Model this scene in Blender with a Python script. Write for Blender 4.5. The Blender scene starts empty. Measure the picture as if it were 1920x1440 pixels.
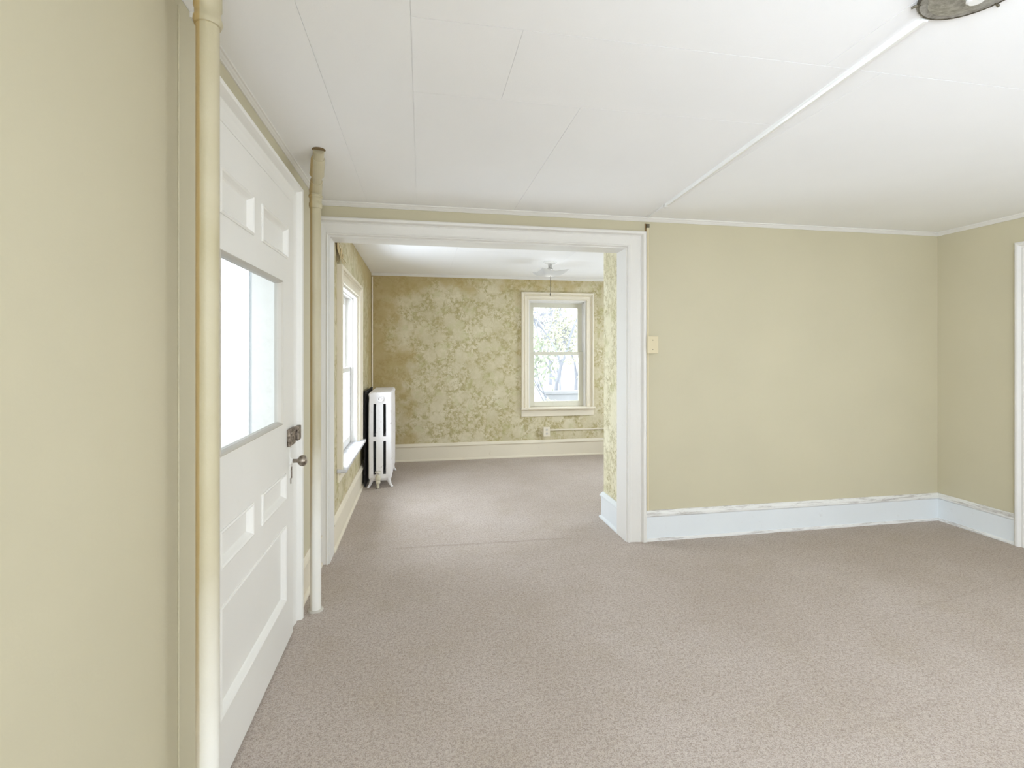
import bpy, bmesh, math, random
from mathutils import Vector, Matrix, noise

sc = bpy.context.scene
PI = math.pi
# ------------------------------------------------------------------ camera
YAW = math.atan2(170, 930)
cam_d = bpy.data.cameras.new('camera')
cam = bpy.data.objects.new('camera', cam_d)
sc.collection.objects.link(cam)
cam.location = (0, 0, 1.49)
cam.rotation_euler = (PI / 2, 0, -YAW)
cam_d.sensor_fit = 'HORIZONTAL'
cam_d.sensor_width = 36
cam_d.lens = 36 * 930 / 1920
cam_d.shift_y = -60 / 1920
cam_d.clip_start = 0.02
sc.camera = cam
# ------------------------------------------------------------------ world, exposure
sc.view_settings.view_transform = 'Standard'
sc.view_settings.look = 'None'
sc.view_settings.gamma = 1
sc.view_settings.use_curve_mapping = False
sc.view_settings.exposure = -0.07
w = bpy.data.worlds.new('sky'); sc.world = w; w.use_nodes = True
bg = w.node_tree.nodes['Background']
bg.inputs['Color'].default_value = (0.93, 0.97, 1.03, 1)
bg.inputs['Strength'].default_value = 4.2
sc.cycles.max_bounces = 12
sc.cycles.diffuse_bounces = 8
sc.cycles.transparent_max_bounces = 16
sc.cycles.sample_clamp_indirect = 6
sc.cycles.caustics_reflective = False
sc.cycles.caustics_refractive = False

def area(name, loc, rot, sx, sy, power, col):
    l = bpy.data.lights.new(name, 'AREA'); l.shape = 'RECTANGLE'
    l.size = sx; l.size_y = sy; l.energy = power; l.color = col
    o = bpy.data.objects.new(name, l); sc.collection.objects.link(o)
    o.location = loc; o.rotation_euler = rot
    return o
SKY = (0.91, 0.98, 1.12)
# unseen area lights, added as daylight fill outside windows around both rooms
area('fill_rear', (0.55, -2.95, 1.35), (math.radians(112), 0, 0), 1.1, 1.6, 58, SKY)      # faces +Y
area('fill_rear_right', (3.1, -2.95, 1.35), (math.radians(112), 0, 0), 1.1, 1.6, 36, SKY)
area('fill_right', (4.95, -0.3, 1.35), (math.radians(108), 0, PI / 2), 1.3, 1.6, 50, SKY)   # faces -X
area('fill_left', (-1.12, -1.3, 1.35), (math.radians(108), 0, -PI / 2), 0.95, 1.4, 440, SKY)   # faces +X, added to brighten the right wall
area('fill_far_side', (-1.12, 5.15, 1.4), (PI / 2, 0, -PI / 2), 1.1, 1.3, 78, (0.86, 0.95, 1.10))
area('fill_far_right', (4.0, 5.6, 1.5), (PI / 2, 0, PI / 2), 1.1, 1.5, 62, SKY)  # added to light the far wallpaper evenly

# ------------------------------------------------------------------ materials
MATS = {}
def nmat(name):
    m = bpy.data.materials.new(name); m.use_nodes = True
    nt = m.node_tree; b = nt.nodes['Principled BSDF']
    MATS[name] = m
    return m, nt, b
def coords(nt):
    return nt.nodes.new('ShaderNodeTexCoord').outputs['Object']
def geo_pos(nt):
    return nt.nodes.new('ShaderNodeNewGeometry').outputs['Position']
def noise_n(nt, vec, scale, detail=3, rough=0.5, dist=0):
    n = nt.nodes.new('ShaderNodeTexNoise')
    n.inputs['Scale'].default_value = scale; n.inputs['Detail'].default_value = detail
    n.inputs['Roughness'].default_value = rough; n.inputs['Distortion'].default_value = dist
    nt.links.new(vec, n.inputs['Vector'])
    return n.outputs['Fac']
def ramp(nt, fac, stops):
    r = nt.nodes.new('ShaderNodeValToRGB')
    e = r.color_ramp.elements
    while len(e) > 1: e.remove(e[-1])
    e[0].position = stops[0][0]; e[0].color = col4(stops[0][1])
    for p, c in stops[1:]:
        k = e.new(p); k.color = col4(c)
    nt.links.new(fac, r.inputs['Fac'])
    return r.outputs['Color']
def col4(c):
    if isinstance(c, (int, float)): return (c, c, c, 1)
    return (c[0], c[1], c[2], 1)
def mix(nt, fac, a, b):
    n = nt.nodes.new('ShaderNodeMix'); n.data_type = 'RGBA'
    for s, v in ((n.inputs[0], fac), (n.inputs[6], a), (n.inputs[7], b)):
        if hasattr(v, 'links'): nt.links.new(v, s)
        elif s is n.inputs[0]: s.default_value = v
        else: s.default_value = col4(v)
    return n.outputs[2]
def mth(nt, op, a, b=None, c=None):
    n = nt.nodes.new('ShaderNodeMath'); n.operation = op
    for i, v in enumerate((a, b, c)):
        if v is None: continue
        if hasattr(v, 'links'): nt.links.new(v, n.inputs[i])
        else: n.inputs[i].default_value = v
    return n.outputs[0]
def sstep(nt, v, a, b, o0=0.0, o1=1.0):
    n = nt.nodes.new('ShaderNodeMapRange'); n.interpolation_type = 'SMOOTHSTEP'
    nt.links.new(v, n.inputs[0])
    for i, x in enumerate((a, b, o0, o1)): n.inputs[i + 1].default_value = x
    return n.outputs[0]
def bump(nt, b, h, strength, dist):
    n = nt.nodes.new('ShaderNodeBump')
    n.inputs['Strength'].default_value = strength; n.inputs['Distance'].default_value = dist
    nt.links.new(h, n.inputs['Height']); nt.links.new(n.outputs[0], b.inputs['Normal'])

def paint(name, c, rough=0.45, var=0.05, scuff=None, scuff_amt=0.0, bmp=0.15, bscale=180, th=(0.60, 0.72), sscale=None):
    m, nt, b = nmat(name)
    v = geo_pos(nt)
    f = noise_n(nt, v, 1.7, 4)
    lo = tuple(x * (1 - var) for x in c); hi = tuple(min(1, x * (1 + var)) for x in c)
    colr = ramp(nt, f, [(0.3, lo), (0.7, hi)])
    if scuff:
        if sscale:
            mp_ = nt.nodes.new('ShaderNodeMapping'); mp_.inputs['Scale'].default_value = sscale
            nt.links.new(v, mp_.inputs['Vector']); s = noise_n(nt, mp_.outputs[0], 1.0, 6, 0.75, 0.4)
        else: s = noise_n(nt, v, 14, 6, 0.75, 0.4)
        k = sstep(nt, s, th[0], th[1], 0, scuff_amt)
        colr = mix(nt, k, colr, scuff)
    nt.links.new(colr, b.inputs['Base Color'])
    b.inputs['Roughness'].default_value = rough
    bump(nt, b, noise_n(nt, v, bscale, 2), bmp, 0.002)
    return m

paint('wall_paint', (0.545, 0.503, 0.360), 0.6, 0.025, bscale=90)
paint('ceiling_paint', (0.905, 0.912, 0.925), 0.6, 0.015)
paint('white_trim', (0.73, 0.715, 0.68), 0.38, 0.025, (0.50, 0.46, 0.38), 0.12)
paint('door_white', (0.81, 0.80, 0.765), 0.38, 0.02, (0.6, 0.57, 0.5), 0.10)
paint('base_white', (0.72, 0.755, 0.775), 0.38, 0.025, (0.48, 0.45, 0.42), 0.25)
paint('cream_trim', (0.74, 0.68, 0.55), 0.45, 0.03, (0.5, 0.42, 0.28), 0.35)
paint('sash_cream', (0.66, 0.64, 0.54), 0.45, 0.03, (0.4, 0.34, 0.24), 0.3)
paint('box_yellow', (0.66, 0.58, 0.39), 0.5, 0.03)
paint('porch_white', (0.70, 0.72, 0.73), 0.5, 0.02)
paint('radiator_white', (0.76, 0.735, 0.73), 0.4, 0.03, (0.30, 0.22, 0.16), 0.6, th=(0.57, 0.70))
paint('valve_paint', (0.58, 0.54, 0.42), 0.45, 0.08, (0.25, 0.17, 0.10), 0.8, bmp=0.4, bscale=60)
paint('torn_paper', (0.56, 0.43, 0.22), 0.8, 0.2)
paint('radiator_inner', (0.018, 0.016, 0.016), 0.8, 0.1)  # shade inside the slots, put in as a near-black colour
paint('sill_worn', (0.62, 0.62, 0.64), 0.5, 0.05, (0.22, 0.20, 0.20), 0.8, th=(0.50, 0.66))
paint('edge_worn', (0.55, 0.52, 0.46), 0.55, 0.06, (0.30, 0.27, 0.22), 0.6)
paint('gap_shade', (0.014, 0.012, 0.011), 0.9, 0.2, (0.10, 0.06, 0.03), 0.4)  # shade of the gap behind the radiator, as a near-black colour
paint('dark_brown', (0.22, 0.15, 0.07), 0.8, 0.3)
paint('base_scuffed', (0.76, 0.76, 0.74), 0.4, 0.03, (0.34, 0.31, 0.29), 0.8, th=(0.47, 0.66), sscale=(5, 5, 60))
paint('bark', (0.33, 0.345, 0.385), 0.8, 0.2)
paint('leaf', (0.38, 0.42, 0.31), 0.7, 0.2)
paint('leaf_yellow', (0.50, 0.50, 0.38), 0.7, 0.2)
paint('ground_pale', (0.42, 0.42, 0.40), 0.9, 0.1)
paint('stone_pale', (0.40, 0.41, 0.42), 0.9, 0.1)
paint('porcelain', (0.82, 0.82, 0.80), 0.2, 0.01)

# pipe paint: cream yellow with brown grime on the side nearest the wall
def pipe_mat(name, direction, white_from=None):
    m, nt, b = nmat(name)
    o = coords(nt)
    sep = nt.nodes.new('ShaderNodeSeparateXYZ'); nt.links.new(o, sep.inputs[0])
    d = mth(nt, 'ADD', mth(nt, 'MULTIPLY', sep.outputs[0], direction[0]), mth(nt, 'MULTIPLY', sep.outputs[1], direction[1]))
    n1 = noise_n(nt, geo_pos(nt), 9, 5, 0.6)
    d2 = mth(nt, 'ADD', d, mth(nt, 'MULTIPLY', mth(nt, 'SUBTRACT', n1, 0.5), 0.010))
    base = ramp(nt, noise_n(nt, geo_pos(nt), 3.5, 4), [(0.3, (0.455, 0.405, 0.262)), (0.7, (0.53, 0.48, 0.34))])
    if white_from:
        z2 = mth(nt, 'ADD', sep.outputs[2], mth(nt, 'MULTIPLY', mth(nt, 'SUBTRACT', noise_n(nt, geo_pos(nt), 4, 4), 0.5), 0.35))
        k = sstep(nt, z2, white_from[0], white_from[1], 1, 0)
        base = mix(nt, k, base, (0.80, 0.79, 0.74))  # cool light low on the pipe, blended in as a whiter colour
        top = sstep(nt, z2, 0.15, 1.0, 0.25, 0.85)
    else: top = 0.8
    g = sstep(nt, d2, 0.0165, 0.0235, 0, 1)
    g = mth(nt, 'MULTIPLY', g, top)
    c = mix(nt, g, base, (0.48, 0.34, 0.14))
    nt.links.new(c, b.inputs['Base Color']); b.inputs['Roughness'].default_value = 0.4
    bump(nt, b, noise_n(nt, geo_pos(nt), 60, 3), 0.25, 0.004)
    return m
pipe_mat('pipe_near', (-0.93, -0.36), (0.15, 1.1))
pipe_mat('pipe_far', (-0.97, -0.22), (0.45, 1.1))

# floral wallpaper
def wallpaper(name, axis, pale=False):
    m, nt, b = nmat(name)
    p = geo_pos(nt)
    nz = nt.nodes.new('ShaderNodeTexNoise'); nz.inputs['Scale'].default_value = 11; nz.inputs['Detail'].default_value = 3
    nt.links.new(p, nz.inputs['Vector'])
    vm = nt.nodes.new('ShaderNodeVectorMath'); vm.operation = 'SCALE'; vm.inputs['Scale'].default_value = 0.11
    nt.links.new(nz.outputs['Color'], vm.inputs[0])
    va = nt.nodes.new('ShaderNodeVectorMath'); va.operation = 'ADD'
    nt.links.new(p, va.inputs[0]); nt.links.new(vm.outputs[0], va.inputs[1])
    def vor(scale, feat, vec=None):
        v = nt.nodes.new('ShaderNodeTexVoronoi'); v.feature = feat; v.inputs['Scale'].default_value = scale
        nt.links.new(vec or va.outputs[0], v.inputs['Vector'])
        return v.outputs['Distance']
    petals = vor(20.0, 'SMOOTH_F1')
    fine = vor(27.0, 'DISTANCE_TO_EDGE')
    big = vor(5.0, 'F1', p)
    gaps = sstep(nt, petals, 0.24, 0.52, 0, 1)
    inflower = sstep(nt, big, 0.30, 0.60, 0.20, 1)     # pale blooms stay open
    nn = noise_n(nt, p, 24, 3, 0.7)
    gaps = mth(nt, 'MULTIPLY', mth(nt, 'MULTIPLY', gaps, inflower), sstep(nt, nn, 0.36, 0.60, 0.25, 1))
    soft = noise_n(nt, p, 3.0, 4, 0.6)
    basec = ramp(nt, soft, [(0.3, (0.53, 0.475, 0.31)), (0.55, (0.62, 0.56, 0.39)), (0.75, (0.68, 0.63, 0.47))])
    if pale: basec = ramp(nt, soft, [(0.3, (0.70, 0.655, 0.46)), (0.7, (0.76, 0.72, 0.55))])  # paler copy: window light on the pier put into the base colour
    c = mix(nt, mth(nt, 'MULTIPLY', gaps, 0.45 if pale else 0.78), basec, (0.37, 0.305, 0.125))
    c = mix(nt, mth(nt, 'MULTIPLY', mth(nt, 'MULTIPLY', sstep(nt, fine, 0.0, 0.10, 1, 0), mth(nt, 'MULTIPLY', inflower, sstep(nt, nn, 0.42, 0.56, 0.1, 1))), 0.80), c, (0.30, 0.26, 0.10))
    green = sstep(nt, noise_n(nt, va.outputs[0], 7, 2), 0.55, 0.68, 0, 0.35)
    c = mix(nt, green, c, (0.46, 0.45, 0.22))
    # water and smoke stains: blotchy brown, deepened in tone towards corner and ceiling
    sep = nt.nodes.new('ShaderNodeSeparateXYZ'); nt.links.new(p, sep.inputs[0])
    if axis == 'X':
        e1 = sstep(nt, sep.outputs[0], -0.66, 0.25, 0.34, 0)
    else:
        e1 = sstep(nt, sep.outputs[1], 5.6, 6.9, 0, 0.30)
    e2 = sstep(nt, sep.outputs[2], 2.15, 2.55, 0, 0.28)
    st = mth(nt, 'ADD', noise_n(nt, p, 2.6, 6, 0.65), mth(nt, 'ADD', e1, e2))
    if not pale: c = mix(nt, sstep(nt, st, 0.56, 0.86, 0, 0.72), c, (0.40, 0.295, 0.105))
    specks = sstep(nt, noise_n(nt, p, 38, 2), 0.70, 0.76, 0, 0.5)
    c = mix(nt, specks, c, (0.30, 0.24, 0.10))
    nt.links.new(c, b.inputs['Base Color']); b.inputs['Roughness'].default_value = 0.55
    bump(nt, b, petals, 0.2, 0.002)
    return m
wallpaper('wallpaper_far', 'X'); wallpaper('wallpaper_side', 'Y'); wallpaper('wallpaper_pier', 'Y', True)
# carpet
def carpet():
    m, nt, b = nmat('carpet')
    p = geo_pos(nt)
    fine = noise_n(nt, p, 190, 3, 0.7)
    mid = noise_n(nt, p, 75, 3, 0.7, 0.6)
    big = noise_n(nt, p, 1.3, 5, 0.6)
    big2 = noise_n(nt, p, 3.1, 4, 0.6)
    c = ramp(nt, big, [(0.32, (0.52, 0.458, 0.40)), (0.5, (0.565, 0.503, 0.447)), (0.68, (0.61, 0.55, 0.50))])
    c = mix(nt, sstep(nt, big2, 0.50, 0.70, 0, 0.45), c, (0.505, 0.442, 0.365))
    h = mth(nt, 'ADD', mth(nt, 'MULTIPLY', fine, 0.6), mth(nt, 'MULTIPLY', mid, 0.4))
    c = mix(nt, sstep(nt, h, 0.60, 0.36, 0, 0.82), c, (0.27, 0.21, 0.175))
    # seams and pulled rows of the pile
    sep = nt.nodes.new('ShaderNodeSeparateXYZ'); nt.links.new(p, sep.inputs[0])
    X, Y = sep.outputs[0], sep.outputs[1]
    seam = None
    wob = mth(nt, 'MULTIPLY', mth(nt, 'SUBTRACT', noise_n(nt, p, 6, 2), 0.5), 0.05)
    for (x0, y0, x1, y1, amt) in ((-0.30, 3.86, 1.30, 3.82, 0.8), (2.60, 2.885, 3.10, 2.87, 0.35),
                                  (2.3, 2.30, 4.3, 2.72, 0.28), (1.45, 1.66, 2.35, 1.78, 0.32)):
        s = (y1 - y0) / (x1 - x0)
        dd = mth(nt, 'ABSOLUTE', mth(nt, 'ADD', wob, mth(nt, 'SUBTRACT', mth(nt, 'SUBTRACT', Y, y0), mth(nt, 'MULTIPLY', mth(nt, 'SUBTRACT', X, x0), s))))
        k = sstep(nt, dd, 0.004, 0.022, 1, 0)
        k = mth(nt, 'MULTIPLY', k, sstep(nt, X, x0, x0 + 0.25))
        k = mth(nt, 'MULTIPLY', k, sstep(nt, X, x1 - 0.35, x1, amt, 0))
        seam = k if seam is None else mth(nt, 'MAXIMUM', seam, k)
    c = mix(nt, mth(nt, 'MULTIPLY', seam, 0.38), c, (0.27, 0.21, 0.17))
    nt.links.new(c, b.inputs['Base Color']); b.inputs['Roughness'].default_value = 0.95
    b.inputs['Specular IOR Level'].default_value = 0.1
    h2 = mth(nt, 'SUBTRACT', h, mth(nt, 'MULTIPLY', seam, 0.5))
    bump(nt, b, h2, 0.55, 0.010)
carpet()

def metal(name, c, rough, dark=None):
    m, nt, b = nmat(name)
    b.inputs['Metallic'].default_value = 0.9; b.inputs['Roughness'].default_value = rough
    f = noise_n(nt, geo_pos(nt), 55, 4, 0.7)
    nt.links.new(ramp(nt, f, [(0.35, dark or c), (0.62, c)]), b.inputs['Base Color'])
    bump(nt, b, f, 0.3, 0.002)
metal('pewter', (0.42, 0.37, 0.31), 0.28, (0.20, 0.165, 0.13))
metal('worn_iron', (0.40, 0.34, 0.28), 0.5, (0.07, 0.05, 0.035))
metal('galvanised', (0.62, 0.62, 0.61), 0.42, (0.36, 0.35, 0.33))
metal('bronze_dark', (0.22, 0.20, 0.15), 0.5, (0.09, 0.08, 0.06))
def glass():
    m, nt, b = nmat('window_glass')
    nt.nodes.remove(b)
    t = nt.nodes.new('ShaderNodeBsdfTransparent'); g = nt.nodes.new('ShaderNodeBsdfGlossy')
    t.inputs[0].default_value = (0.97, 0.985, 0.985, 1); g.inputs['Roughness'].default_value = 0.02
    lw = nt.nodes.new('ShaderNodeLayerWeight'); lw.inputs[0].default_value = 0.5
    fr = mth(nt, 'ADD', mth(nt, 'MULTIPLY', mth(nt, 'POWER', lw.outputs['Facing'], 4.0), 0.35), 0.03)
    mx = nt.nodes.new('ShaderNodeMixShader')
    nt.links.new(fr, mx.inputs[0]); nt.links.new(t.outputs[0], mx.inputs[1]); nt.links.new(g.outputs[0], mx.inputs[2])
    nt.links.new(mx.outputs[0], nt.nodes['Material Output'].inputs[0])
glass()
def frosted():
    m, nt, b = nmat('frosted_glass')
    nt.nodes.remove(b)
    t = nt.nodes.new('ShaderNodeBsdfTranslucent'); g = nt.nodes.new('ShaderNodeBsdfDiffuse')
    t.inputs[0].default_value = (0.95, 0.95, 0.93, 1); g.inputs[0].default_value = (0.66, 0.66, 0.66, 1)
    mx = nt.nodes.new('ShaderNodeMixShader'); mx.inputs[0].default_value = 0.6
    nt.links.new(t.outputs[0], mx.inputs[1]); nt.links.new(g.outputs[0], mx.inputs[2])
    nt.links.new(mx.outputs[0], nt.nodes['Material Output'].inputs[0])
frosted()
def make_reflection_glow():
    m, nt, b = nmat('reflection_glow')
    b.inputs['Base Color'].default_value = (1, 1, 0.97, 1)
    b.inputs['Emission Color'].default_value = (1, 0.98, 0.93, 1)
    b.inputs['Emission Strength'].default_value = 12  # glow added to stand for the bright reflection on the glass shade
make_reflection_glow()

# ------------------------------------------------------------------ mesh helpers
class MB:
    def __init__(s): s.bm = bmesh.new()
    def box(s, x0, x1, y0, y1, z0, z1, bev=0.0):
        t = bmesh.new()
        bmesh.ops.create_cube(t, size=1)
        bmesh.ops.scale(t, vec=(abs(x1 - x0), abs(y1 - y0), abs(z1 - z0)), verts=t.verts)
        bmesh.ops.translate(t, vec=((x0 + x1) / 2, (y0 + y1) / 2, (z0 + z1) / 2), verts=t.verts)
        if bev > 0: bmesh.ops.bevel(t, geom=t.edges[:], offset=bev, segments=2, profile=0.5, affect='EDGES')
        s.merge(t); return s
    def merge(s, t):
        me = bpy.data.meshes.new('tmp'); t.to_mesh(me); t.free(); s.bm.from_mesh(me); bpy.data.meshes.remove(me)
    def rings(s, rings, closed=True, cap=True):
        """loft through rings (lists of points)"""
        R = [[s.bm.verts.new(p) for p in r] for r in rings]
        n = len(R[0])
        for a, b in zip(R, R[1:]):
            for i in range(n if closed else n - 1):
                j = (i + 1) % n
                s.bm.faces.new((a[i], a[j], b[j], b[i]))
        if cap and closed:
            s.bm.faces.new(R[0]); s.bm.faces.new(list(reversed(R[-1])))
        return s
    def tube(s, pts, rad, n=12, cap=True):
        pts = [Vector(p) for p in pts]
        rr = rad if isinstance(rad, (list, tuple)) else [rad] * len(pts)
        rings = []
        ref = None
        for i, p in enumerate(pts):
            if i == 0: t = pts[1] - p
            elif i == len(pts) - 1: t = p - pts[i - 1]
            else: t = (pts[i + 1] - p).normalized() + (p - pts[i - 1]).normalized()
            t = t.normalized() if t.length > 1e-9 else Vector((0, 0, 1))
            if ref is None:
                ref = Vector((1, 0, 0)) if abs(t.x) < 0.9 else Vector((0, 1, 0))
            u = (ref - t * ref.dot(t)).normalized(); v = t.cross(u); ref = u
            rings.append([p + (u * math.cos(2 * PI * k / n) + v * math.sin(2 * PI * k / n)) * rr[i] for k in range(n)])
        return s.rings(rings, True, cap)
    def lathe(s, prof, c, axis='Z', n=32):
        """prof: (r, h) list, about axis through c"""
        rings = []
        for r, h in prof:
            ring = []
            for k in range(n):
                a = 2 * PI * k / n; x, y = max(r, 1e-4) * math.cos(a), max(r, 1e-4) * math.sin(a)
                if axis == 'Z': q = (c[0] + x, c[1] + y, c[2] + h)
                elif axis == 'X': q = (c[0] + h, c[1] + x, c[2] + y)
                else: q = (c[0] + x, c[1] + h, c[2] + y)
                ring.append(q)
            rings.append(ring)
        return s.rings(rings)
    def build(s, name, mat, parent=None, smooth=False, matf=None, loc=None, angle=None):
        bm = s.bm
        bmesh.ops.recalc_face_normals(bm, faces=bm.faces)
        me = bpy.data.meshes.new(name)
        mats = [mat] if isinstance(mat, str) else mat
        for k in mats: me.materials.append(MATS[k])
        for f in bm.faces:
            if smooth: f.smooth = True
            if matf: f.material_index = matf(f)
        if smooth:
            for e in bm.edges:
                if len(e.link_faces) == 2 and e.calc_face_angle(0) > (angle or 0.7): e.smooth = False
        if loc is not None:
            bmesh.ops.translate(bm, vec=(-loc[0], -loc[1], -loc[2]), verts=bm.verts)
        bm.to_mesh(me); bm.free()
        o = bpy.data.objects.new(name, me); sc.collection.objects.link(o)
        if parent:
            o.parent = parent
            o.location = Vector(loc if loc is not None else (0, 0, 0)) - world_loc(parent)
        elif loc is not None: o.location = loc
        return o
def world_loc(o):
    v = Vector(o.location)
    while o.parent: o = o.parent; v += Vector(o.location)
    return v
def empty(name, loc=(0, 0, 0)):
    o = bpy.data.objects.new(name, None); sc.collection.objects.link(o); o.location = loc
    o.empty_display_size = 0.1
    return o
def struct(o): o['kind'] = 'structure'; return o
def tag(o, label, cat, group=None):
    o['label'] = label; o['category'] = cat
    if group: o['group'] = group
    return o

def wall(name, axis, t0, t1, u0, u1, z0, z1, holes, mat, matf=None):
    """axis 'X': slab between x=t0..t1 running in y; 'Y': slab between y=t0..t1 running in x"""
    us = sorted({u0, u1, *[h[0] for h in holes], *[h[1] for h in holes]})
    zs = sorted({z0, z1, *[h[2] for h in holes], *[h[3] for h in holes]})
    m = MB(); bm = m.bm
    def inside(uc, zc):
        if not (u0 < uc < u1 and z0 < zc < z1): return False
        return not any(h[0] < uc < h[1] and h[2] < zc < h[3] for h in holes)
    cache = {}
    def V(u, z, t):
        k = (round(u, 5), round(z, 5), t)
        if k not in cache: cache[k] = bm.verts.new((t, u, z) if axis == 'X' else (u, t, z))
        return cache[k]
    for i in range(len(us) - 1):
        for j in range(len(zs) - 1):
            a, b_, c, d = us[i], us[i + 1], zs[j], zs[j + 1]
            uc, zc = (a + b_) / 2, (c + d) / 2
            if not inside(uc, zc): continue
            for t in (t0, t1): bm.faces.new((V(a, c, t), V(b_, c, t), V(b_, d, t), V(a, d, t)))
            def nb(di, dj):
                ii, jj = i + di, j + dj
                if ii < 0 or jj < 0 or ii >= len(us) - 1 or jj >= len(zs) - 1: return False
                return inside((us[ii] + us[ii + 1]) / 2, (zs[jj] + zs[jj + 1]) / 2)
            if not nb(-1, 0): bm.faces.new((V(a, c, t0), V(a, d, t0), V(a, d, t1), V(a, c, t1)))
            if not nb(1, 0): bm.faces.new((V(b_, c, t0), V(b_, d, t0), V(b_, d, t1), V(b_, c, t1)))
            if not nb(0, -1): bm.faces.new((V(a, c, t0), V(b_, c, t0), V(b_, c, t1), V(a, c, t1)))
            if not nb(0, 1): bm.faces.new((V(a, d, t0), V(b_, d, t0), V(b_, d, t1), V(a, d, t1)))
    return struct(m.build(name, mat, matf=matf))

# wall-plane maps: u along the wall, v up, t out of the wall into the room
def on_left(u, v, t): return (-0.71 + t, u, v)
def on_far_left(u, v, t): return (-0.66 + t, u, v)
def on_far(u, v, t): return (u, 6.90 - t, v)
def on_middle(u, v, t): return (u, 3.67 - t, v)
def on_right(u, v, t): return (4.53 - t, u, v)
def on_behind(u, v, t): return (u, -2.60 + t, v)
def on_far_right(u, v, t): return (3.60 - t, u, v)
def on_porch(u, v, t): return (u, 3.40 - t, v)

def mbox(m, mp, u0, u1, v0, v1, t0, t1, bev=0.0):
    a = mp(u0, v0, t0); b = mp(u1, v1, t1)
    m.box(min(a[0], b[0]), max(a[0], b[0]), min(a[1], b[1]), max(a[1], b[1]), min(a[2], b[2]), max(a[2], b[2]), bev)
def sweep(m, mp, prof, stations):
    """prof: (w,t); stations: functions w -> (u,v)"""
    m.rings([[mp(*st(w_), t) for (w_, t) in prof] for st in stations])

CASING = [(0, 0), (0, 0.018), (0.006, 0.024), (0.014, 0.024), (0.020, 0.017), (0.035, 0.016), (0.075, 0.019), (0.100, 0.024),
          (0.106, 0.019), (0.112, 0.019), (0.118, 0.030), (0.124, 0.040), (0.140, 0.042), (0.150, 0.038), (0.150, 0)]
def casing(mp, u0, u1, v0, v1, wl, wr, wh, depth=0.042, name='casing', mat='white_trim', parent=None, prof=CASING):
    kd = depth / 0.042
    P = [(w_ / 0.150, t * kd) for w_, t in prof]
    m = MB()
    sweep(m, mp, P, [lambda q: (u0 - q * wl, v0), lambda q: (u0 - q * wl, v1 + q * wh),
                     lambda q: (u1 + q * wr, v1 + q * wh), lambda q: (u1 + q * wr, v0)])
    return m.build(name, mat, parent)

BASE = [(0, 0), (0.034, 0), (0.034, 0.012), (0.024, 0.022), (0.018, 0.024), (0.018, 0.185), (0.022, 0.190), (0.030, 0.197), (0.030, 0.207),
        (0.022, 0.213), (0.018, 0.222), (0.012, 0.230), (0.008, 0.236), (0, 0.236)]
def baseboard(name, mp, u0, u1, mat='base_white', z=0.0):
    m = MB()
    m.rings([[mp(u, z + h, t) for (t, h) in BASE] for u in (u0, u1)])
    return struct(m.build(name, [mat, 'base_scuffed'], matf=lambda f: 1 if (mat == 'base_white' and (f.calc_center_median().z > 0.19 or f.calc_center_median().z < 0.022)) else 0))
CROWN = [(0, -0.030), (0.006, -0.030), (0.009, -0.024), (0.015, -0.018), (0.020, -0.010), (0.026, -0.007), (0.028, 0), (0, 0)]
def crown(name, mp, u0, u1, mat='white_trim', z=2.55, k=1.0):
    m = MB(); m.rings([[mp(u, z + h * k, t) for (t, h) in CROWN] for u in (u0, u1)])
    return struct(m.build(name, mat))

# ------------------------------------------------------------------ room shell
H = 2.55
fl = MB(); fl.box(-0.87, 4.69, -2.76, 7.1, -0.12, 0.0)
struct(fl.build('floor', 'carpet'))
# ceiling of fibreboard sheets with hairline joints
c = MB(); g = 0.0010
c.box(-0.86, 4.69, -2.76, 7.1, H + 0.003, H + 0.12)
def sheet(x0, x1, y0, y1): c.box(x0 + g, x1 - g, y0 + g, y1 - g, H, H + 0.003)
for (x0, x1, y0, y1) in (
        (-0.71, -0.376, -2.6, 0.4), (-0.71, -0.376, 0.4, 3.67), (-0.376, -0.033, -2.6, 0.8), (-0.376, -0.033, 0.8, 3.67),
        (-0.033, 1.47, -2.6, 0.0), (-0.033, 1.47, 0.0, 1.60), (-0.033, 0.33, 1.60, 2.06), (0.33, 1.72, 1.60, 2.06),
        (-0.033, 0.68, 2.06, 3.67), (0.68, 1.72, 2.06, 3.67), (1.47, 3.1, -2.6, 1.60), (1.72, 4.53, 1.60, 3.67), (3.1, 4.53, -2.6, 1.60),
        (-0.66, -0.32, 3.85, 5.6), (-0.66, -0.32, 5.6, 6.9), (-0.32, 0.02, 3.85, 6.9), (0.02, 0.36, 3.85, 6.9), (0.36, 1.61, 3.85, 5.2), (0.36, 1.61, 5.2, 6.9), (1.61, 3.60, 4.24, 6.9)):
    sheet(x0, x1, y0, y1)
struct(c.build('ceiling', 'ceiling_paint'))

wall('wall_left', 'X', -0.87, -0.71, -2.76, 3.67, -0.02, H, [(1.765, 2.80, -0.02, 2.285), (-1.8, -0.8, 0.7, 2.2)],
     ['wall_paint', 'porch_white'], lambda f: 1 if f.calc_center_median().x < -0.8 else 0)
wall('wall_right', 'X', 4.53, 4.69, -2.76, 3.85, -0.02, H, [(1.95, 2.93, -0.02, 2.2), (-1.0, 0.4, 0.65, 2.25)], 'wall_paint')
wall('wall_behind', 'Y', -2.76, -2.60, -0.71, 4.53, -0.02, H, [(0.0, 1.1, 0.65, 2.25), (2.55, 3.65, 0.65, 2.25)], 'wall_paint')
wall('wall_middle', 'Y', 3.67, 3.85, -0.86, 4.53, -0.02, H, [(-0.645, 1.59, -0.02, 2.313)],
     ['wall_paint', 'wallpaper_far'], lambda f: 1 if f.calc_center_median().y > 3.84 else 0)
pm = MB(); pm.box(1.612, 3.60, 3.85, 4.235, -0.02, H)
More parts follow.
